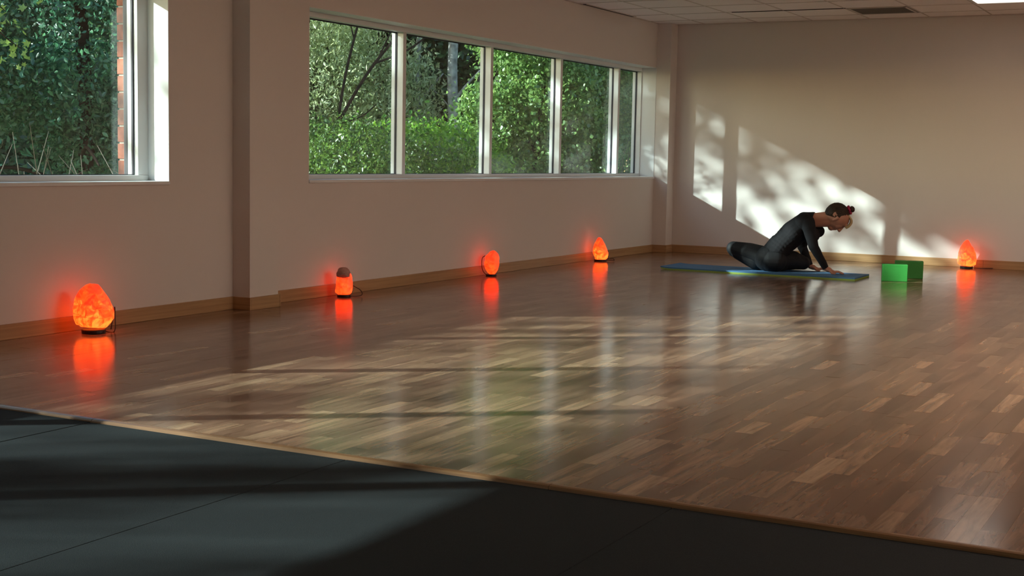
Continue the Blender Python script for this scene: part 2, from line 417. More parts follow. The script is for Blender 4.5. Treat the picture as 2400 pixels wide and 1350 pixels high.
# wood floor in single strips, rubber sheets, edge strip
fo = tag(box('floor', M_sub, None, -.30, XR, YE, .1, -.06, -.006), kind='structure')
rp = random.Random(11)
pl = []
w = .0765
x = .0
while x < XR:
    y = YE + rp.uniform(-.4, 0)
    while y < 0:
        ln = rp.choice((.28, .36, .44, .52, .6)) * rp.uniform(.9, 1.1)
        y0, y1 = max(y, YE), min(y + ln, 0)
        if y1 - y0 > .02: pl.append((x, min(x + w, XR), y0, y1))
        y += ln
    x += w
def seen(p):
    c = Vector(((p[0]+p[1])/2, (p[2]+p[3])/2, 0)) - CAM; d = c.dot(FW)
    u = 1200 + 3186 * c.dot(RT) / d; v = 675 - 3186 * c.dot(UP) / d
    return d if (-20 < u < 2420 and -20 < v < 1370) else 1e3 + d
pl.sort(key=seen)
def plank_mesh(name, lst):
    V, F, T = [], [], []
    for (x0, x1, y0, y1) in lst:
        e = .0002; i = len(V)
        tx, ty = rp.gauss(0, .00008), rp.gauss(0, .00018)
        zz = [0 - tx - ty, tx - ty, tx + ty, -tx + ty]
        q = [(x0+e, y0+e), (x1-e, y0+e), (x1-e, y1-e), (x0+e, y1-e)]
        V += [(a, b, -.0062) for a, b in q] + [(a, b, z) for (a, b), z in zip(q, zz)]
        F += [tuple(i+k for k in f) for f in ((4,5,6,7),(0,1,5,4),(1,2,6,5),(2,3,7,6),(3,0,4,7))]
        T += [min(.9, max(.08, rp.gauss(.47, .20)))] * 5
    me = bpy.data.meshes.new(name); me.from_pydata(V, [], F); me.materials.append(M_wood)
    at = me.attributes.new('tone', 'FLOAT', 'FACE'); at.data.foreach_set('value', T)
    o = bpy.data.objects.new(name, me); COL.objects.link(o); o.parent = fo
    return o
for p in pl[:300]: plank_mesh('plank', [p])
tag(plank_mesh('plank_field', pl[300:]), kind='stuff')

fr = tag(box('floor_rubber', M_sub, None, -.30, XR, YR, YE, -.06, -.016), kind='structure')
ZR = -.010
ry = [YE - .0015, -13.6, -17.3, YR]
rx = [0, .885, 2.163, 3.448, 4.738, 6.02, 7.3, 8.58, XR]
for i in range(len(rx) - 1):
    for j in range(3):
        dz = rp.uniform(-.0008, .0008)
        MB().box(rx[i] + .0012, rx[i+1] - .0012, ry[j+1] + .0012, ry[j] - .0012, -.016, ZR + dz).build('rubber_sheet', M_rubber, fr, bevel=.002)
tr = tag(empty('trim_1'), kind='structure')
ex = [0, .045, 2.166, 4.285, 6.40, 8.52, XR]
for a, b in zip(ex[:-1], ex[1:]):
    g = MB(); prof = [(-.026, ZR - .002), (-.025, -.004), (-.020, .002), (-.010, .0045), (.004, .0045), (.012, .0005), (.012, -.004)]
    for xx in (a + .001, b - .001):
        g.v += [(xx, YE + py, pz) for py, pz in prof]
    n = len(prof)
    g.f += [(k, k+1, n+k+1, n+k) for k in range(n-1)] + [tuple(range(n))[::-1], tuple(range(n, 2*n))]
    g.build('edge_strip', M_strip, tr, smooth=False)

# ------------------------------------------------------------------ salt lamps
def rock_mesh(seed, w, d, h, prof, nf=30, jag=.02):
    r = random.Random(seed)
    bm = bmesh.new(); bmesh.ops.create_icosphere(bm, subdivisions=4, radius=1)
    pls = []
    for _ in range(nf):
        n = Vector((r.gauss(0, 1), r.gauss(0, 1), r.gauss(0, .8))).normalized(); pls.append((n, r.uniform(.86, 1.02)))
    ph = [r.uniform(0, 6) for _ in range(6)]
    for v in bm.verts:
        n = v.co.normalized(); k = 1.06
        for pn, pd in pls:
            dt = n.dot(pn)
            if dt > .05: k = min(k, pd / dt)
        p = n * k
        z = (p.z + 1) / 2; z = min(1, max(0, z))
        # silhouette table: half width (fraction) and sideways shift by height
        for q in range(len(prof) - 1):
            if prof[q][0] <= z <= prof[q+1][0] + 1e-6:
                t = (z - prof[q][0]) / max(1e-6, prof[q+1][0] - prof[q][0]); break
        ww = prof[q][1] * (1-t) + prof[q+1][1] * t; sh = prof[q][2] * (1-t) + prof[q+1][2] * t
        hor = Vector((p.x, p.y)); L = hor.length
        full = math.sqrt(max(.0004, 1 - (2*z-1)**2))
        s = ww / full * min(1.0, max(.82, L / full if full > .15 else 1))
        hor = hor.normalized() * (full * s) if L > 1e-5 else hor
        j = 1 + jag * (math.sin(9*n.x+ph[0]) * math.sin(8*n.y+ph[1]) + math.sin(11*n.z+ph[2]) * math.sin(7*n.x+ph[3]))
        v.co = Vector((hor.x * j * w/2 + sh * w * .5, hor.y * j * d/2, z * h))
    me = bpy.data.meshes.new('salt_rock'); bm.to_mesh(me); bm.free()
    return me
EGG = [(0, .55, 0), (.08, .78, 0), (.25, 1, 0), (.45, .97, -.03), (.65, .80, -.06), (.82, .58, -.1), (.94, .33, -.06), (1, .08, -.02)]
DOME = [(0, .72, 0), (.08, .95, 0), (.3, 1, 0), (.55, .93, 0), (.72, .85, 0), (.85, .66, 0), (.95, .45, -.05), (1, .25, -.05)]
OVAL = [(0, .25, .1), (.08, .55, .06), (.25, .9, 0), (.5, 1, 0), (.72, .93, .0), (.88, .68, .05), (.96, .42, .05), (1, .12, .05)]
TOOTH = [(0, .62, 0), (.08, .85, 0), (.3, 1, 0.02), (.5, .88, -.06), (.7, .66, -.14), (.88, .42, -.2), (.96, .26, -.2), (1, .12, -.2)]
DROP = [(0, .72, 0), (.07, .9, 0), (.28, 1, 0), (.5, .92, -.02), (.7, .70, -.05), (.86, .44, -.08), (.96, .22, -.08), (1, .07, -.05)]
def lamp(label, loc, yaw, w, h, prof, mt, seed, base_r, base_h, cord, cap=False, tilt=0.0):
    t = tag(empty('salt_lamp', loc), label, 'lamp', 'glowing salt lamps along the walls')
    t.rotation_euler = (0, 0, yaw)
    MB().lathe([(base_r * .96, 0), (base_r, base_h * .2), (base_r, base_h * .8), (base_r * .94, base_h)]).build('base', M_black, t, smooth=False)
    me = rock_mesh(seed, w, w * .8, h - base_h * .8, prof); me.materials.append(mt)
    o = bpy.data.objects.new('salt_rock', me); COL.objects.link(o); o.parent = t; o.location = (0, 0, base_h * .8); o.rotation_euler = (0, tilt, 0)
    if cap:
        r2 = rock_mesh(seed + 5, w * .76, w * .70, h * .36, [(0, .55, 0), (.12, .95, 0), (.5, 1, 0), (.78, .8, 0), (.95, .55, 0), (1, .3, 0)], 14, 0); r2.materials.append(M_saltcap)
        c = bpy.data.objects.new('unlit_top', r2); COL.objects.link(c); c.parent = t; c.location = (-.006, -.020, h * .68)
    if cord: MB().tube(cord, .0035, 6).build('cord', M_cord, t, smooth=True)
    return t
def curve(pts, n=10):
    out = []; P_ = [Vector(p) for p in pts]; P_ = [P_[0]] + P_ + [P_[-1]]
    for k in range(1, len(P_) - 2):
        for j in range(n):
            t = j / n; a, b, c, d = P_[k-1:k+3]
            out.append(.5 * ((2*b) + (c-a)*t + (2*a-5*b+4*c-d)*t*t + (3*b-a-3*c+d)*t**3))
    out.append(P_[-2]); return out
YAW = [math.radians(a) for a in (44, 36, 27, 21, 11)]
lamp('large egg-shaped orange salt lamp between the first window and the pilaster', (.185, -9.53, 0), YAW[0], .250, .312, EGG, M_salt, 3, .072, .026,
     curve([(.06, .03, .01), (.12, .02, .005), (.125, .03, .10), (.122, .05, .15), (.10, .10, .01)]))
lamp('short orange salt lamp with a dull unlit top and a looped black cord', (.145, -6.85, 0), YAW[1], .148, .226, DOME, M_saltred, 8, .054, .022,
     curve([(.04, -.01, .010), (.09, 0, .006), (.135, .02, .012), (.142, .03, .03), (.125, .03, .055), (.09, .04, .075), (.072, .05, .085)]), cap=True)
lamp('upright oval red-orange salt lamp balanced on a small base', (.130, -4.45, 0), YAW[2], .150, .243, OVAL, M_saltred, 14, .052, .020,
     curve([(-.03, .01, .012), (-.06, .03, .02), (-.085, .03, .06), (-.092, .03, .12), (-.085, .02, .17), (-.06, .02, .19)]), tilt=math.radians(3))
lamp('small leaning orange salt lamp near the far corner of the room', (.150, -2.03, 0), YAW[3], .178, .262, TOOTH, M_salt, 21, .070, .022,
     curve([(.06, 0, .012), (.12, 0, .016), (.15, .01, .012), (.14, .02, .03), (.10, .02, .028), (.06, .01, .02)]))
lamp('tall teardrop-shaped orange salt lamp against the back wall beyond the green blocks', (3.69, -.155, 0), YAW[4], .205, .312, DROP, M_salt, 33, .068, .024,
     curve([(.06, 0, .01), (.12, .03, .005), (.2, .06, .005), (.3, .10, .006)]))

# ------------------------------------------------------------------ yoga mat and blocks
t = tag(empty('yoga_mat', (2.09, -2.30, 0)), 'long blue yoga mat with a yellow-green underside lying on the wood floor', 'yoga mat')
def slab(x0, x1, y0, y1, z0, z1, curl):
    g = MB(); n = 40
    for k in range(n + 1):
        xx = x0 + (x1 - x0) * k / n; lift = .012 * max(0, 1 - (xx - x0) / .12) ** 2 * curl
        g.v += [(xx, y0, z0 + lift), (xx, y1, z0 + lift), (xx, y1, z1 + lift), (xx, y0, z1 + lift)]
    for k in range(n):
        a = 4*k
        g.f += [(a+j, a+(j+1) % 4, a+4+(j+1) % 4, a+4+j) for j in range(4)]
    g.f += [(3, 2, 1, 0), tuple(4*n+j for j in range(4))]
    for i, f in enumerate(g.f): g.f[i] = tuple(f[::-1])
    return g
slab(-1.0, .99, -.29, .28, 0, .013, .6).build('underside_layer', M_matgreen, t)
slab(-1.01, .99, -.285, .28, .013, .026, .6).build('top_layer', M_matblue, t)
t = tag(box('yoga_block', M_block, None, -.118, .118, -.052, .052, 0, .163, .006), 'bright green foam yoga block standing in front of the darker block', 'yoga block', 'green foam yoga blocks')
t.location = (3.405, -2.37, 0); t.rotation_euler = (0, 0, math.radians(18))
t = tag(box('yoga_block', M_block2, None, -.135, .135, -.052, .052, 0, .173, .006), 'dark green foam yoga block standing behind the bright green block', 'yoga block', 'green foam yoga blocks')
t.location = (3.445, -1.93, 0); t.rotation_euler = (0, 0, math.radians(14))

# ------------------------------------------------------------------ the person on the mat
def make_person():
    root = empty('person', (2.19, -2.49, .026)); root.rotation_euler = (0, 0, math.atan2(.30, .954))
    tag(root, 'person in black clothes sitting on the blue mat, leaning forward onto both hands', 'person')
    # local frame: x to the right as she leans, y away, z up;   (tag, p0, p1, r0, r1)
    C = []
    def cap(tg, p0, p1, r0, r1): C.append((tg, Vector(p0), Vector(p1), r0, r1))
    # pelvis and torso
    cap('L', (-.01, .16, .125), (.11, .20, .115), .125, .12)
    cap('L', (.03, .12, .11), (.07, .12, .11), .11, .11)
    cap('S', (.05, .17, .15), (.13, .17, .27), .125, .112)
    cap('S', (.03, .17, .17), (.10, .17, .27), .105, .10)
    cap('S', (.13, .17, .27), (.24, .17, .385), .112, .125)
    cap('S', (.24, .14, .40), (.34, .16, .49), .115, .100)
    cap('S', (.26, .26, .39), (.35, .27, .48), .11, .095)
    cap('S', (.33, .10, .50), (.36, .32, .50), .085, .085)
    cap('S', (.36, .15, .40), (.42, .26, .37), .085, .075)
    cap('S', (.40, .28, .43), (.485, .30, .405), .08, .055)
    cap('S', (.34, .20, .52), (.42, .20, .535), .075, .062)
    # right arm (near), left arm (far)
    cap('S', (.37, .06, .495), (.385, .03, .44), .066, .058)
    cap('S', (.385, .03, .44), (.435, .0, .265), .056, .043)
    cap('S', (.435, .0, .265), (.555, .03, .065), .042, .027)
    cap('S', (.37, .36, .49), (.345, .40, .40), .062, .056)
    cap('S', (.345, .40, .40), (.335, .42, .235), .054, .042)
    cap('S', (.335, .42, .235), (.415, .36, .055), .041, .027)
    # legs
    cap('L', (-.02, .18, .13), (-.19, .27, .175), .108, .092)
    cap('L', (-.19, .27, .175), (-.355, .36, .205), .092, .068)
    cap('L', (-.355, .36, .205), (-.345, .38, .185), .068, .066)
    cap('L', (-.345, .38, .185), (-.20, .40, .105), .064, .060)
    cap('L', (-.20, .40, .105), (-.02, .42, .06), .060, .042)
    cap('L', (-.30, .34, .17), (-.12, .24, .10), .075, .095)
    cap('L', (.10, .20, .12), (.24, .24, .11), .112, .092)
    cap('L', (.24, .24, .11), (.345, .28, .085), .09, .066)
    cap('L', (.345, .28, .085), (.20, .42, .062), .062, .055)
    cap('L', (.20, .42, .062), (.06, .46, .05), .055, .042)
    cap('F', (-.02, .42, .05), (.09, .40, .035), .040, .030)
    cap('F', (.06, .46, .05), (-.06, .50, .035), .040, .030)
    # neck and head
    ce = Vector((.655, .18, .565)); c = Vector((.94, 0, .34)).normalized(); f = Vector((.34, 0, -.94)).normalized(); s = Vector((0, 1, 0))
    H = lambda a, b, e=0: ce + c*a + f*b + s*e
    cap('K', (.40, .20, .525), H(-.075, -.02), .062, .056)
    cap('K', (.42, .20, .50), H(-.085, .03), .052, .050)
    cap('K', H(.0, -.02, -.012), H(.0, -.02, .012), .098, .098)
    cap('K', H(.02, .02, -.01), H(.02, .02, .01), .096, .096)
    cap('K', H(.03, .045), H(-.03, .055), .078, .070)
    cap('K', H(-.03, .055), H(-.085, .085), .062, .034)
    cap('K', H(-.088, .088, -.008), H(-.088, .088, .008), .030, .030)       # chin
    cap('K', H(.045, .10, -.03), H(.045, .10, .03), .026, .026)             # brow
    cap('K', H(.022, .120), H(-.022, .143), .010, .0145)                    # nose
    cap('K', H(-.028, .130, -.010), H(-.028, .130, .010), .012, .012)
    cap('K', H(-.052, .116, -.014), H(-.052, .116, .014), .0115, .0115)     # lips
    cap('K', H(-.068, .112, -.012), H(-.068, .112, .012), .0115, .0115)
    cap('K', H(-.01, .085, -.045), H(-.03, .085, -.04), .03, .028)          # cheeks
    cap('K', H(-.01, .085, .045), H(-.03, .085, .04), .03, .028)
    for e in (-1, 1):
        cap('K', H(-.005, .012, .096*e), H(-.045, .020, .090*e), .020, .012)  # ears
    # hands: palm, four fingers, thumb
    def hand(wr, ax, side, spread):
        wr = Vector(wr); ax = Vector(ax).normalized(); sd = Vector((-ax.y, ax.x, 0)).normalized() * side
        k = wr + ax*.085 + Vector((0, 0, .024 - wr.z - 0))
        k = Vector((k.x, k.y, .020))
        cap('D', wr, wr.lerp(k, .4), .026, .026)
        for e in (-.028, -.010, .010, .028): cap('D', wr.lerp(k, .25) + sd*e*.6, k + sd*e, .017, .0125)
        for q, (e, ln) in enumerate(((-.030, .072), (-.010, .084), (.011, .078), (.031, .060))):
            d = (ax + sd * e * spread).normalized()
            p0 = k + sd*e; p1 = p0 + d*ln*.5 + Vector((0, 0, .006)); p2 = p0 + d*ln; p2.z = .0085
            cap('D', p0, p1, .0105, .0098); cap('D', p1, p2, .0098, .0080)
        p0 = wr.lerp(k, .35) - sd*.022; p1 = p0 + (ax*.55 - sd*.8)*.045; p1.z = .014; p2 = p1 + (ax*.85 - sd*.4)*.035; p2.z = .0095
        cap('D', p0, p1, .0145, .0115); cap('D', p1, p2, .011, .009)
    hand((.562, .032, .052), (1, .02, 0), 1, 5)
    hand((.42, .357, .045), (1, .10, 0), 1, 5)
    # closed capsules -> one continuous skin
    bm = bmesh.new()
    def capsule(p0, p1, r0, r1, n=20, hm=6):
        ax = p1 - p0; L = ax.length; ax = ax / L if L > 1e-6 else Vector((0, 0, 1))
        a = ax.orthogonal().normalized(); b = ax.cross(a); rings = []
        for k in range(1, hm + 1):
            th = math.pi/2 * k/hm; rings.append((p0 - ax*r0*math.cos(th), r0*math.sin(th)))
        for k in range(hm, 0, -1):
            th = math.pi/2 * k/hm; rings.append((p1 + ax*r1*math.cos(th), r1*math.sin(th)))
        R_ = [[bm.verts.new(q + (a*math.cos(2*math.pi*j/n) + b*math.sin(2*math.pi*j/n))*r) for j in range(n)] for q, r in rings]
        t0 = bm.verts.new(p0 - ax*r0); t1 = bm.verts.new(p1 + ax*r1)
        for k in range(len(R_) - 1):
            for j in range(n): bm.faces.new((R_[k][j], R_[k][(j+1) % n], R_[k+1][(j+1) % n], R_[k+1][j]))
        for j in range(n):
            bm.faces.new((t0, R_[0][(j+1) % n], R_[0][j])); bm.faces.new((t1, R_[-1][j], R_[-1][(j+1) % n]))
    for tg, p0, p1, r0, r1 in C: capsule(p0, p1, r0, r1)
    bmesh.ops.recalc_face_normals(bm, faces=bm.faces[:])
    me = bpy.data.meshes.new('body_src'); bm.to_mesh(me); bm.free()
    src = bpy.data.objects.new('body_src', me); COL.objects.link(src)
    md = src.modifiers.new('r', 'REMESH'); md.mode = 'VOXEL'; md.voxel_size = .0045; md.use_smooth_shade = True
    sm = src.modifiers.new('s', 'SMOOTH'); sm.factor = .5; sm.iterations = 4
    dg = bpy.context.evaluated_depsgraph_get(); body = bpy.data.meshes.new_from_object(src.evaluated_get(dg))
    bpy.data.objects.remove(src); bpy.data.meshes.remove(me)
    body.name = 'body'
    # which part of the figure is each vertex nearest to
    n = len(body.vertices); co = np.empty(n*3); body.vertices.foreach_get('co', co); co = co.reshape(-1, 3)
    best = np.full(n, 1e9); who = np.zeros(n, int); keys = ['S', 'L', 'F', 'K', 'D']
    for tg, p0, p1, r0, r1 in C:
        a = np.array(p0); ab = np.array(p1) - a; t_ = np.clip(((co - a) @ ab) / max(1e-9, ab @ ab), 0, 1)
        d = np.linalg.norm(co - a - t_[:, None]*ab, axis=1) - (r0 + (r1-r0)*t_)
        k = d < best; best[k] = d[k]; who[k] = keys.index(tg)
    low = co[:, 2] < .002; co[low, 2] = .002
    # flatten what rests on the mat, and add soft cloth folds on the back
    body.vertices.foreach_set('co', co.ravel()); body.update()
    body.materials.clear(); body.materials.append(M_skin); body.materials.append(M_legs)
    cl_ = np.isin(who, [0, 1])
    for pg in body.polygons: pg.material_index = 1 if all(cl_[i] for i in pg.vertices) else 0
    bo = bpy.data.objects.new('body', body); COL.objects.link(bo); bo.parent = root
    def cloth(name, keyset, mt, off, fold):
        idx = np.isin(who, [keys.index(q) for q in keyset])
        b2 = bmesh.new(); b2.from_mesh(body); b2.verts.ensure_lookup_table()
        kill = [fc for fc in b2.faces if not all(idx[v_.index] for v_ in fc.verts)]
        nrm = [v_.normal.copy() for v_ in b2.verts]
        for v_, nv in zip(b2.verts, nrm):
            p = v_.co; w_ = 0
            if fold:
                along = p.x*.70 + p.z*.71; across = -p.x*.71 + p.z*.70
                w_ = .002 + .0011 * math.sin(along*170 + 9*math.sin(p.y*14)) * max(0, 1 - abs(along - .30)/.22) + .0008*math.sin(across*60 + p.y*40)
            v_.co = p + nv*(off + w_)
            if v_.co.z < .001: v_.co.z = .001
        bmesh.ops.delete(b2, geom=kill, context='FACES')
        m2 = bpy.data.meshes.new(name); b2.to_mesh(m2); b2.free()
        m2.materials.clear(); m2.materials.append(mt); m2.polygons.foreach_set('use_smooth', [True]*len(m2.polygons))
        o = bpy.data.objects.new(name, m2); COL.objects.link(o); o.parent = root
        return o
    tag(cloth('shirt', 'S', M_shirt, .0045, True), 'black long-sleeved top'); tag(cloth('leggings', 'L', M_legs, .0045, False), 'black leggings')
    # hair: cap over the skull, bun, scrunchie, strands
    b2 = bmesh.new(); bmesh.ops.create_icosphere(b2, subdivisions=5, radius=1)
    rr = random.Random(2)
    for v_ in b2.verts:
        nn = v_.co.copy(); a, b, e = nn.x, nn.y, nn.z       # a: crown, b: face, e: side
        hl = .46 + .85*a - .12*abs(e)                       # hairline
        k = 1.0 if b < hl else max(.80, 1 - (b - hl) * 1.6)
        k *= 1 + .012*math.sin(e*38 + 3*math.sin(a*6)) + .006*rr.gauss(0, 1)
        v_.co = ce + c*(a*.121*k + .004) + f*(b*.122*k - .014) + s*(e*.110*k)
    hm = bpy.data.meshes.new('hair'); b2.to_mesh(hm); b2.free(); hm.materials.append(M_hair); hm.polygons.foreach_set('use_smooth', [True]*len(hm.polygons))
    ho = bpy.data.objects.new('hair', hm); COL.objects.link(ho); ho.parent = root; tag(ho, 'brown hair pulled up on the crown')
    b2 = bmesh.new(); bmesh.ops.create_icosphere(b2, subdivisions=3, radius=1); bc = H(.160, -.022)
    for v_ in b2.verts:
        q = v_.co; k = 1 + .10*math.sin(q.x*7+1)*math.sin(q.z*9)
        v_.co = bc + (c*q.x*.026 + f*q.y*.032 + s*q.z*.032)*k
    hm = bpy.data.meshes.new('bun'); b2.to_mesh(hm); b2.free(); hm.materials.append(M_hair); hm.polygons.foreach_set('use_smooth', [True]*len(hm.polygons))
    o = bpy.data.objects.new('bun', hm); COL.objects.link(o); o.parent = ho
    g = MB(); cc = H(.131, -.022); n = 40
    ring = []
    for k in range(n + 1):
        th = 2*math.pi*k/n; rr_ = .030 + .004*math.sin(th*9)
        ring.append(cc + (f*math.cos(th) + s*math.sin(th))*rr_ + c*.004*math.sin(th*7))
    o = g.tube(ring, [.013 + .003*math.sin(k*2.1) for k in range(n + 1)], 8).build('scrunchie', M_pink, root, smooth=True); tag(o, 'dark pink hair scrunchie')
    for k, e in enumerate((-.045, -.030, -.012, .008, .028, .045)):
        q = k % 3 * .006
        MB().tube(curve([ce + Vector((.108, e*.8, .012)), ce + Vector((.134 + q*.5, e, -.030)), ce + Vector((.128 + q, e*1.1, -.070)), ce + Vector((.100 + q, e*1.15, -.094 - q)), ce + Vector((.078 + q, e*1.15, -.106 - q))], 6),
                  [.010]*6 + [.010]*6 + [.008]*6 + [.006]*6 + [.0015], 6).build('loose_strand', M_blond, ho, smooth=True)
    return root
make_person()

# ------------------------------------------------------------------ outdoors
tag(box('ground', M_ground, None, -60, -.30, -60, 60, -.6, -.35), kind='structure')
def leaf_mesh(name, P_, size, mt, seed, droop=.4, aspect=.55, fine=True):
    size = size * .76
    """folded leaf blades, one small quad pair each"""
    r = np.random.default_rng(seed); n = len(P_); P_ = np.asarray(P_, float)
    a = r.normal(size=(n, 3)); a[:, 2] -= droop; a /= np.linalg.norm(a, axis=1)[:, None]
    b = r.normal(size=(n, 3)); b -= (b*a).sum(1)[:, None]*a; b /= np.linalg.norm(b, axis=1)[:, None]
    nn = np.cross(a, b); sz = (size * r.uniform(.6, 1.35, n))[:, None]
    hw = b*sz*aspect*.5; up_ = nn*sz*.10
    if fine:
        vs = [P_ - a*sz*.5, P_ - a*sz*.18 + hw + up_, P_ + a*sz*.16 + hw*.86 + up_, P_ + a*sz*.56, P_ + a*sz*.16 - hw*.86 + up_, P_ - a*sz*.18 - hw + up_]
        tri = (0, 1, 2, 0, 2, 3, 0, 3, 4, 0, 4, 5)
    else:
        vs = [P_ - a*sz*.5, P_ + hw - a*sz*.06 + up_, P_ + a*sz*.5, P_ - hw - a*sz*.06 + up_]; tri = (0, 1, 2, 0, 2, 3)
    V = np.stack(vs, 1).reshape(-1, 3)
    i = np.arange(n)*len(vs); F = np.stack([i + q for q in tri], 1).reshape(-1)
    me = bpy.data.meshes.new(name); me.vertices.add(len(V)); me.vertices.foreach_set('co', V.ravel())
    me.loops.add(len(F)); me.loops.foreach_set('vertex_index', F.astype(np.int32))
    nf = len(F)//3; me.polygons.add(nf); me.polygons.foreach_set('loop_start', (np.arange(nf)*3).astype(np.int32)); me.polygons.foreach_set('loop_total', np.full(nf, 3, np.int32))
    me.update(calc_edges=True); me.validate(); me.materials.append(mt)
    return me
def blob_points(blobs, n, seed, shell=.55, clump=.16):
    """points in ellipsoids (cx,cy,cz,rx,ry,rz), gathered into twig clumps near the outside"""
    r = np.random.default_rng(seed); vol = np.array([b[3]*b[4]*b[5] for b in blobs])**.75; vol /= vol.sum(); out = []
    per = 14; n = int(n * 1.8)
    for b, fr_ in zip(blobs, vol):
        k = max(1, int(n*fr_/per)); d = r.normal(size=(k, 3)); d /= np.linalg.norm(d, axis=1)[:, None]
        rad = shell + (1-shell)*r.uniform(0, 1, (k, 1))**.6
        c_ = np.array(b[:3]) + d*rad*np.array(b[3:6])
        out.append((c_[:, None, :] + r.normal(size=(k, per, 3))*clump).reshape(-1, 3))
    return np.concatenate(out)
def foliage(parent, blobs, n, size, mt, seed, **kw):
    sh = {k: kw.pop(k) for k in ('shell', 'clump') if k in kw}
    o = bpy.data.objects.new('foliage', leaf_mesh('foliage', blob_points(blobs, n, seed, **sh), size, mt, seed + 1, **kw)); COL.objects.link(o); o.parent = parent
    return tag(o, kind='stuff')
def tree(name, label, loc, trunks, blobs, n, size, lm, seed, bm_=M_bark, group=None, cat='tree', **kw):
    t = tag(empty(name, loc), label, cat, group)
    for k, (pts, r0, r1) in enumerate(trunks):
        pp = curve(pts, 6); MB().tube(pp, [r0 + (r1-r0)*i/(len(pp)-1) for i in range(len(pp))], 8).build('trunk' if k == 0 else 'branch', bm_, t, smooth=True)
    if blobs: foliage(t, blobs, n, size, lm, seed, **kw)
    return t
def off(blobs, loc): return [(b[0]-loc[0], b[1]-loc[1], b[2]-loc[2], *b[3:]) for b in blobs]
GZ = -.36
R0 = random.Random(77)
# --- what the second window looks out on
L0 = (-3.75, -1.54, GZ)
tree('forked_tree', 'slim dark-stemmed tree forking upward behind the clipped hedge', L0,
     [([(0, 0, 0), (.02, 0, 1.2), (.05, .02, 1.92)], 0.0385, 0.0330),
      ([(.05, .02, 1.9), (.35, .2, 2.5), (.75, .4, 3.05), (1.3, .75, 3.75)], 0.0231, 0.0132), ([(.02, 0, 1.8), (.12, .05, 2.5), (.30, .15, 3.3), (.5, .3, 4.0)], 0.0198, 0.0108),
      ([(.40, .22, 2.6), (.8, .45, 2.8), (1.2, .7, 3.2), (1.5, .9, 3.6)], 0.0154, 0.0072), ([(.2, .1, 2.9), (.1, .1, 3.3), (.05, .1, 3.9)], 0.0099, 0.0048), ([(.45, .25, 2.65), (.65, .4, 3.2), (.9, .5, 3.9)], 0.0110, 0.0060),
      ([(.05, .02, 1.85), (.25, .2, 1.95), (.4, .3, 2.1)], 0.0121, 0.0060)],
     [(.6, .3, 4.4, 1.4, 1.3, .8), (1.3, .8, 3.9, .8, .7, .5)], 2600, .10, M_leafmid, 5)
tree('hedge_bush', 'rounded dark green hedge bush below the forked tree', (-2.6, -3.0, GZ), [([(0, 0, 0), (0, 0, .9)], .05, .03)],
     [(0, 0, 1.05, 1.15, .95, .80), (-.7, .6, 1.1, .9, .9, .75), (.55, -.65, .95, .8, .8, .72), (.85, .75, .95, .6, .6, .7)], 16000, .055, M_leafhedge, 9, cat='bush', shell=.8, clump=.07)
tree('willow_shrub', 'tall pale-leaved willow shrub with sunlit silvery foliage', (-8.6, 4.4, GZ), [([(0, 0, 0), (.1, .1, 2), (.4, .2, 4)], .06, .02)],
     [(0, 0, 2.2, 1.6, 1.5, 1.7), (-1.2, -1.0, 2.0, 1.4, 1.3, 1.6), (.9, .9, 2.2, 1.2, 1.2, 1.5), (-.4, 0, 4.0, 1.8, 1.7, 1.0), (.2, -.2, .8, 1.5, 1.4, .9)], 34000, .115, M_leafpale, 13, droop=1.0, aspect=.34)
bt = [((-6.15, 5.35), 4.9, .115, .08), ((-7.3, 6.0), 4.2, .075, .05)]
for (bx, by), h_, r0, r1 in bt:
    tree('birch_tree', 'pale grey birch trunk standing in the shade' if r0 < .1 else 'thick pale birch trunk with a broken side limb', (bx, by, GZ),
         [([(0, 0, 0), (.03, .02, 1.6), (-.05, .05, 3.2), (.05, .1, h_)], r0, r1), ([(0, .03, 2.45), (.22, .12, 2.75), (.42, .22, 3.0)], .035, .012), ([(.2, .1, 2.75), (.45, .2, 2.5), (.55, .25, 2.35)], .015, .008)],
         [(0, 0, h_ + .6, 1.6, 1.5, .8)], 1800, .11, M_leafdark, 17 + int(bx) + 20, bm_=M_birch)
tree('fern_bush', 'bright yellow-green feathery bush under the birch trunks', (-3.9, .95, GZ), [([(0, 0, 0), (.05, 0, 1.0)], .04, .02)],
     [(-.2, -.1, 1.55, 1.05, .95, .40), (.25, .35, 1.25, .75, .75, .62), (-.7, -.6, 1.45, .75, .7, .4), (.45, .75, 1.0, .6, .6, .6)], 9000, .085, M_leaffern, 23, cat='bush', clump=.09)
tree('leafy_tree', 'round-leaved bright green tree with a dense low crown', (-3.1, 2.5, GZ), [([(0, 0, 0), (.05, .05, 1.2), (.15, .1, 2.6)], .07, .03), ([(.1, .05, 1.5), (-.3, -.1, 2.2), (-.5, -.2, 2.8)], .03, .012)],
     [(.15, .25, 2.35, .80, .75, .85), (-.45, -.35, 2.05, .55, .5, .55), (.5, .5, 1.65, .65, .6, .6), (-.1, -.05, 3.2, .8, .8, .5), (.1, .1, 1.4, .55, .5, .4)], 13000, .075, M_leafmid, 29, clump=.09, aspect=.8)
tree('leafy_tree', 'tall dense green tree with small leaves beside the wooden post', (-2.6, 4.1, GZ), [([(0, 0, 0), (.05, .05, 1.2), (.1, .1, 2.8)], .08, .03)],
     [(0, 0, 2.5, .95, .9, 1.0), (.55, .6, 2.9, .75, .75, .7), (-.5, -.4, 2.8, .7, .7, .8), (.1, .1, 1.5, .8, .7, .5)], 17000, .07, M_leafmid, 31, clump=.08, aspect=.7)
t = tag(empty('twig_thicket', (-2.2, 3.3, GZ)), 'tangle of bare grey twigs below the dense green tree', 'bush')
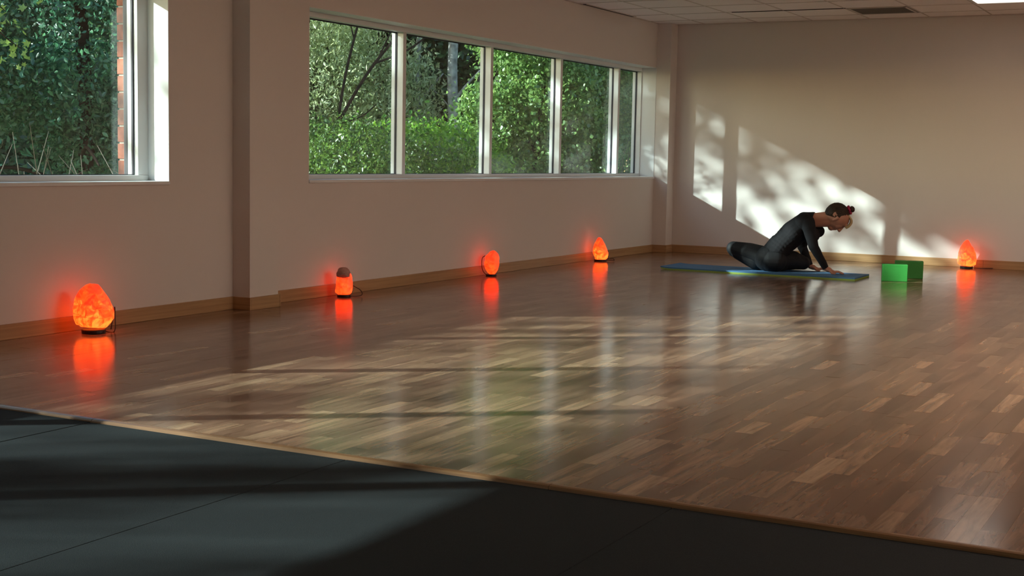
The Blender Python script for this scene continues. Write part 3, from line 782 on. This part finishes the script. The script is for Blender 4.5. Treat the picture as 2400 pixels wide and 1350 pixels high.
for k in range(46):
    a, b = R0.uniform(-.6, .6), R0.uniform(-.5, .5)
    MB().tube([(a*.3, b*.3, 0), (a*.7, b*.7, R0.uniform(.7, 1.1)), (a + R0.uniform(-.3, .3), b + R0.uniform(-.3, .3), R0.uniform(1.3, 2.0))], [.010, .007, .003], 5).build('twig', M_twig, t)
foliage(t, [(0, 0, .9, .8, .7, .6)], 1500, .07, M_leafmid, 37)
tree('dark_shrub', 'dark green shrub filling the gap beside the wooden post', (-4.0, 7.8, GZ), [([(0, 0, 0), (0, 0, 1.6)], .06, .03)],
     [(0, 0, 1.7, 1.2, 1.1, 1.3), (.6, 1.0, 2.4, 1.2, 1.1, 1.2), (-.8, -.8, 1.9, 1.0, 1.0, 1.1), (0, 0, 3.4, 1.4, 1.4, .8)], 13000, .09, M_leafblue, 41)
t = tag(box('fence_post', M_post, None, -.045, .045, -.045, .045, GZ, 1.34, .006), 'sunlit square wooden post standing outside the far window bay', 'post'); t.location = (-2.92, 5.66, 0)
t = tag(empty('utility_box', (-2.72, 5.72, 0)), 'pale grey metal utility box mounted beside the wooden post', 'utility box')
MB().box(-.075, .075, -.05, .05, .92, 1.18).build('cabinet', M_boxmetal, t, bevel=.008); MB().box(-.02, .02, -.02, .02, GZ, .92).build('stand', M_vent, t); MB().box(-.06, .06, -.056, -.05, .95, 1.15).build('cover', M_boxmetal, t, bevel=.002)
# --- what the first window looks out on
tree('bluegreen_maple', 'shaded blue-green maple filling the first window', (-6.0, -3.6, GZ), [([(0, 0, 0), (.1, 0, 1.5), (-.1, .1, 3.6)], .12, .07), ([(0, 0, 1.3), (.6, -.5, 1.5), (1.2, -.9, 1.3)], .03, .012), ([(0, 0, 1.0), (-.5, -.7, 1.25), (-.9, -1.2, .9)], .03, .012)],
     [(0, 0, 2.7, 1.6, 1.5, 1.2), (.9, .9, 2.2, 1.1, 1.0, 1.0), (-1.2, -1.2, 2.6, 1.5, 1.4, 1.2), (1.1, 1.2, 1.2, .8, .8, .6), (-.3, .5, 3.8, 1.8, 1.8, .8), (.3, .3, 1.5, .9, .8, .45)], 36000, .085, M_leafblue, 47, clump=.13, aspect=.5)
t = tag(empty('bare_underbrush', (-4.4, -5.2, GZ)), 'dead bare twigs in the dark under the shaded maple', 'bush')
for k in range(30):
    a, b = R0.uniform(-1.3, .9), R0.uniform(-1.0, .9)
    MB().tube([(a, b, 0), (a + R0.uniform(-.2, .2), b + R0.uniform(-.2, .2), R0.uniform(.7, 1.1)), (a + R0.uniform(-.5, .5), b + R0.uniform(-.5, .5), R0.uniform(1.2, 1.75))], [.012, .008, .003], 5).build('twig', M_twig, t)
tree('low_sprig', 'few pale sunlit leaves just above the first window sill', (-2.1, -6.75, GZ), [([(0, 0, 0), (.02, .02, .8), (.05, .05, 1.5)], .012, .005)], [(.02, .02, 1.42, .12, .14, .14)], 60, .07, M_leafpale, 53, cat='bush', clump=.05, aspect=.7)
# nearby maple branch with single large leaves
t = tag(empty('maple_tree', (-2.7, -9.6, GZ)), 'sunlit maple with large lobed leaves hanging by the first window', 'tree')
MB().tube(curve([(0, 0, 0), (.05, .05, 2), (.1, .3, 3.6), (.2, .5, 5.0)], 6), [.10 - .003*k for k in range(19)], 8).build('trunk', M_bark, t, smooth=True)
brs = []
for k in range(9):
    e = Vector((R0.uniform(-.35, .35), 1.80 + R0.uniform(-.45, .40), 2.12 + R0.uniform(-.22, .55)))
    pp = curve([(.07, .2, 2.9), (.1 + e.x*.4, .9, 3.25), e + Vector((0, -.35, .22)), e], 6); brs.append(pp)
    MB().tube(pp, [.011 - .0004*j for j in range(len(pp))], 6).build('branch', M_bark, t, smooth=True)
def maple_leaf(r):
    out = []; sp = (0, 28, 52, 80, 112, 150, 180); rad = (1, .52, .92, .45, .68, .35, .18)
    for a, q in list(zip(sp, rad)) + [(-a, q) for a, q in list(zip(sp, rad))[1:-1]][::-1]:
        out.append((math.sin(math.radians(a))*q*r, math.cos(math.radians(a))*q*r, -.10*r*abs(math.sin(math.radians(a)))))
    me = bpy.data.meshes.new('leaf'); me.from_pydata([(0, 0, .03*r)] + out, [], [(0, 1 + (k+1) % len(out), 1 + k) for k in range(len(out))]); me.materials.append(M_leafmaple)
    return me
lms = [maple_leaf(r) for r in (.032, .042, .052)]
for k in range(290):
    pp = R0.choice(brs); p = pp[R0.randint(len(pp)*2//3, len(pp)-1)]
    o = bpy.data.objects.new('leaf', R0.choice(lms)); COL.objects.link(o); o.parent = t
    o.location = p + Vector((R0.gauss(0, .12), R0.gauss(0, .15), R0.gauss(-.06, .11))); o.rotation_euler = (R0.uniform(1.8, 3.4), R0.gauss(0, .5), R0.uniform(0, 6.28))
# --- the wood behind
def wood(y, x, k, lm, sz):
    hs_ = (.5, 1.5, 2.4) if k < 3 else (.6, 1.9, 3.2, 4.6, 6.0)
    bl_ = [(R0.uniform(-.6, .6), R0.uniform(-.6, .6), z, 1.6, 1.6, 1.3) for z in hs_]
    return tree('woodland_tree', 'dark leafy woodland tree in the background behind the shrubs', (x, y, GZ), [([(0, 0, 0), (.1, .1, hs_[-1]*.5), (0, .2, hs_[-1] + .4)], .13, .06)], bl_, 13000, sz, lm, 100 + k, group='woodland trees behind the shrubs', clump=.2, fine=False)
for k, (x, y) in enumerate([(-11.6, -.9), (-13.6, 1.6), (-11.4, 2.6), (-10.6, 5.6), (-9.9, 8.6), (-8.8, 11.2), (-7.0, 13.2), (-4.9, 14.4), (-13.2, 5.0), (-12.4, 9.2), (-7.6, 8.6), (-11.2, 12.4), (-11.6, -7.7)]):  # the last one stands out of view, added to shade the blue-green maple
    wood(y, x, k, M_leafblue if y < 2 else M_leafdark, .19)

# --- tall trees on the sunny side; the sun reaches the room through their crowns
def cover(y, z):
    """how densely the crowns close off the light that enters the window wall at (y, z)"""
    if y > -.95: d = .88 if z < 1.40 + .12*math.sin(y*9) else .92
    elif y > -2.95: d = .86 if z < 1.93 - .08*math.sin(y*5) else .94
    elif y > -8.0: d = .93 if z > .9 else .8
    elif y > -10.4: d = .78
    else: d = .33 + .32*math.sin(y*2.9 + 1.1*math.sin(z*2.3)) + .12*math.sin(z*7 + y)
    if z > 2.3: d = .93
    if z < .8: d *= max(0, (z + .2))
    return max(.0, min(.96, d))
GAPS = []                                     # openings in the crowns, given by the spots that the sun reaches through them
for (px, py, pz, r_) in ((3.63, -2.40, .14, .17), (3.63, -2.40, .02, .17), (1.95, -2.5, .03, .15), (2.25, -2.45, .30, .16), (2.35, -2.45, .42, .14), (1.75, -2.3, .22, .12),
                         (2.12, 0, .82, .12), (3.45, 0, .15, .10), (.45, 0, .85, .10), (1.95, -6.7, 0, .16), (2.0, -5.8, 0, .13)):
    k = px / SUN.x; GAPS.append((py - k, pz - SUN.z*k, r_))
rg = np.random.default_rng(9)
for _ in range(80):                          # small openings between the leaves: each throws a round image of the sun
    y = rg.uniform(-2.98, -.2); z = rg.uniform(.82, 1.45 if y > -.95 else 1.96)
    if z > 1.25 and rg.uniform() < (.55 if y > -.95 else .25): continue
    GAPS.append((y, z, rg.uniform(.05, .115)))
for _ in range(66): GAPS.append((rg.uniform(-10.4, -8.4), rg.uniform(.8, 2.2), rg.uniform(.07, .17)))
shade = {}
cnt = 0
for _ in range(80000):
    y, z = rg.uniform(-18.5, 1.5), rg.uniform(.3, 4.2)
    d = cover(y, z); lam = -math.log(1 - d)
    if rg.uniform() * 3.3 > lam: continue
    if any((y-a)**2 + (z-b)**2 < r_*r_ for a, b, r_ in GAPS): continue
    k = rg.uniform(8.0, 11.5)
    p = (-SUN.x*k, y - k, z - SUN.z*k)
    shade.setdefault(int((p[1] + 40)//4.5), []).append(p)
for key, pts in shade.items():
    pts = np.array(pts); c_ = pts.mean(0); base = Vector((c_[0] - .5, c_[1], GZ)); k0 = -base.x / SUN.x; yw = base.y + k0
    if -3.6 < yw < .3: base.y = (1.2 if yw > -1.7 else -5.0) - k0       # keep the trunk clear of the far window bays
    t = tag(empty('shade_tree', base), 'tall leafy tree outside whose crown filters the low sun', 'tree', 'tall trees on the sunny side of the building')
    MB().tube(curve([(0, 0, 0), (.1, .1, 3), (.3, 0, 6.5), (.5, 0, c_[2] - GZ + 1)], 6), [.17 - .005*k for k in range(19)], 8).build('trunk', M_bark, t, smooth=True)
    for k in range(8):
        q = pts[rg.integers(len(pts))] - np.array(base); MB().tube(curve([(.3, 0, 6.2), Vector(q)*.5 + Vector((.1, 0, 3.2)), Vector(q)], 6), [.03 - .0018*j for j in range(13)], 5).build('branch', M_bark, t)
    o = bpy.data.objects.new('foliage', leaf_mesh('foliage', pts - np.array(base), .165, M_leafmid, 300 + key, aspect=.75, fine=False)); COL.objects.link(o); o.parent = t; tag(o, kind='stuff')
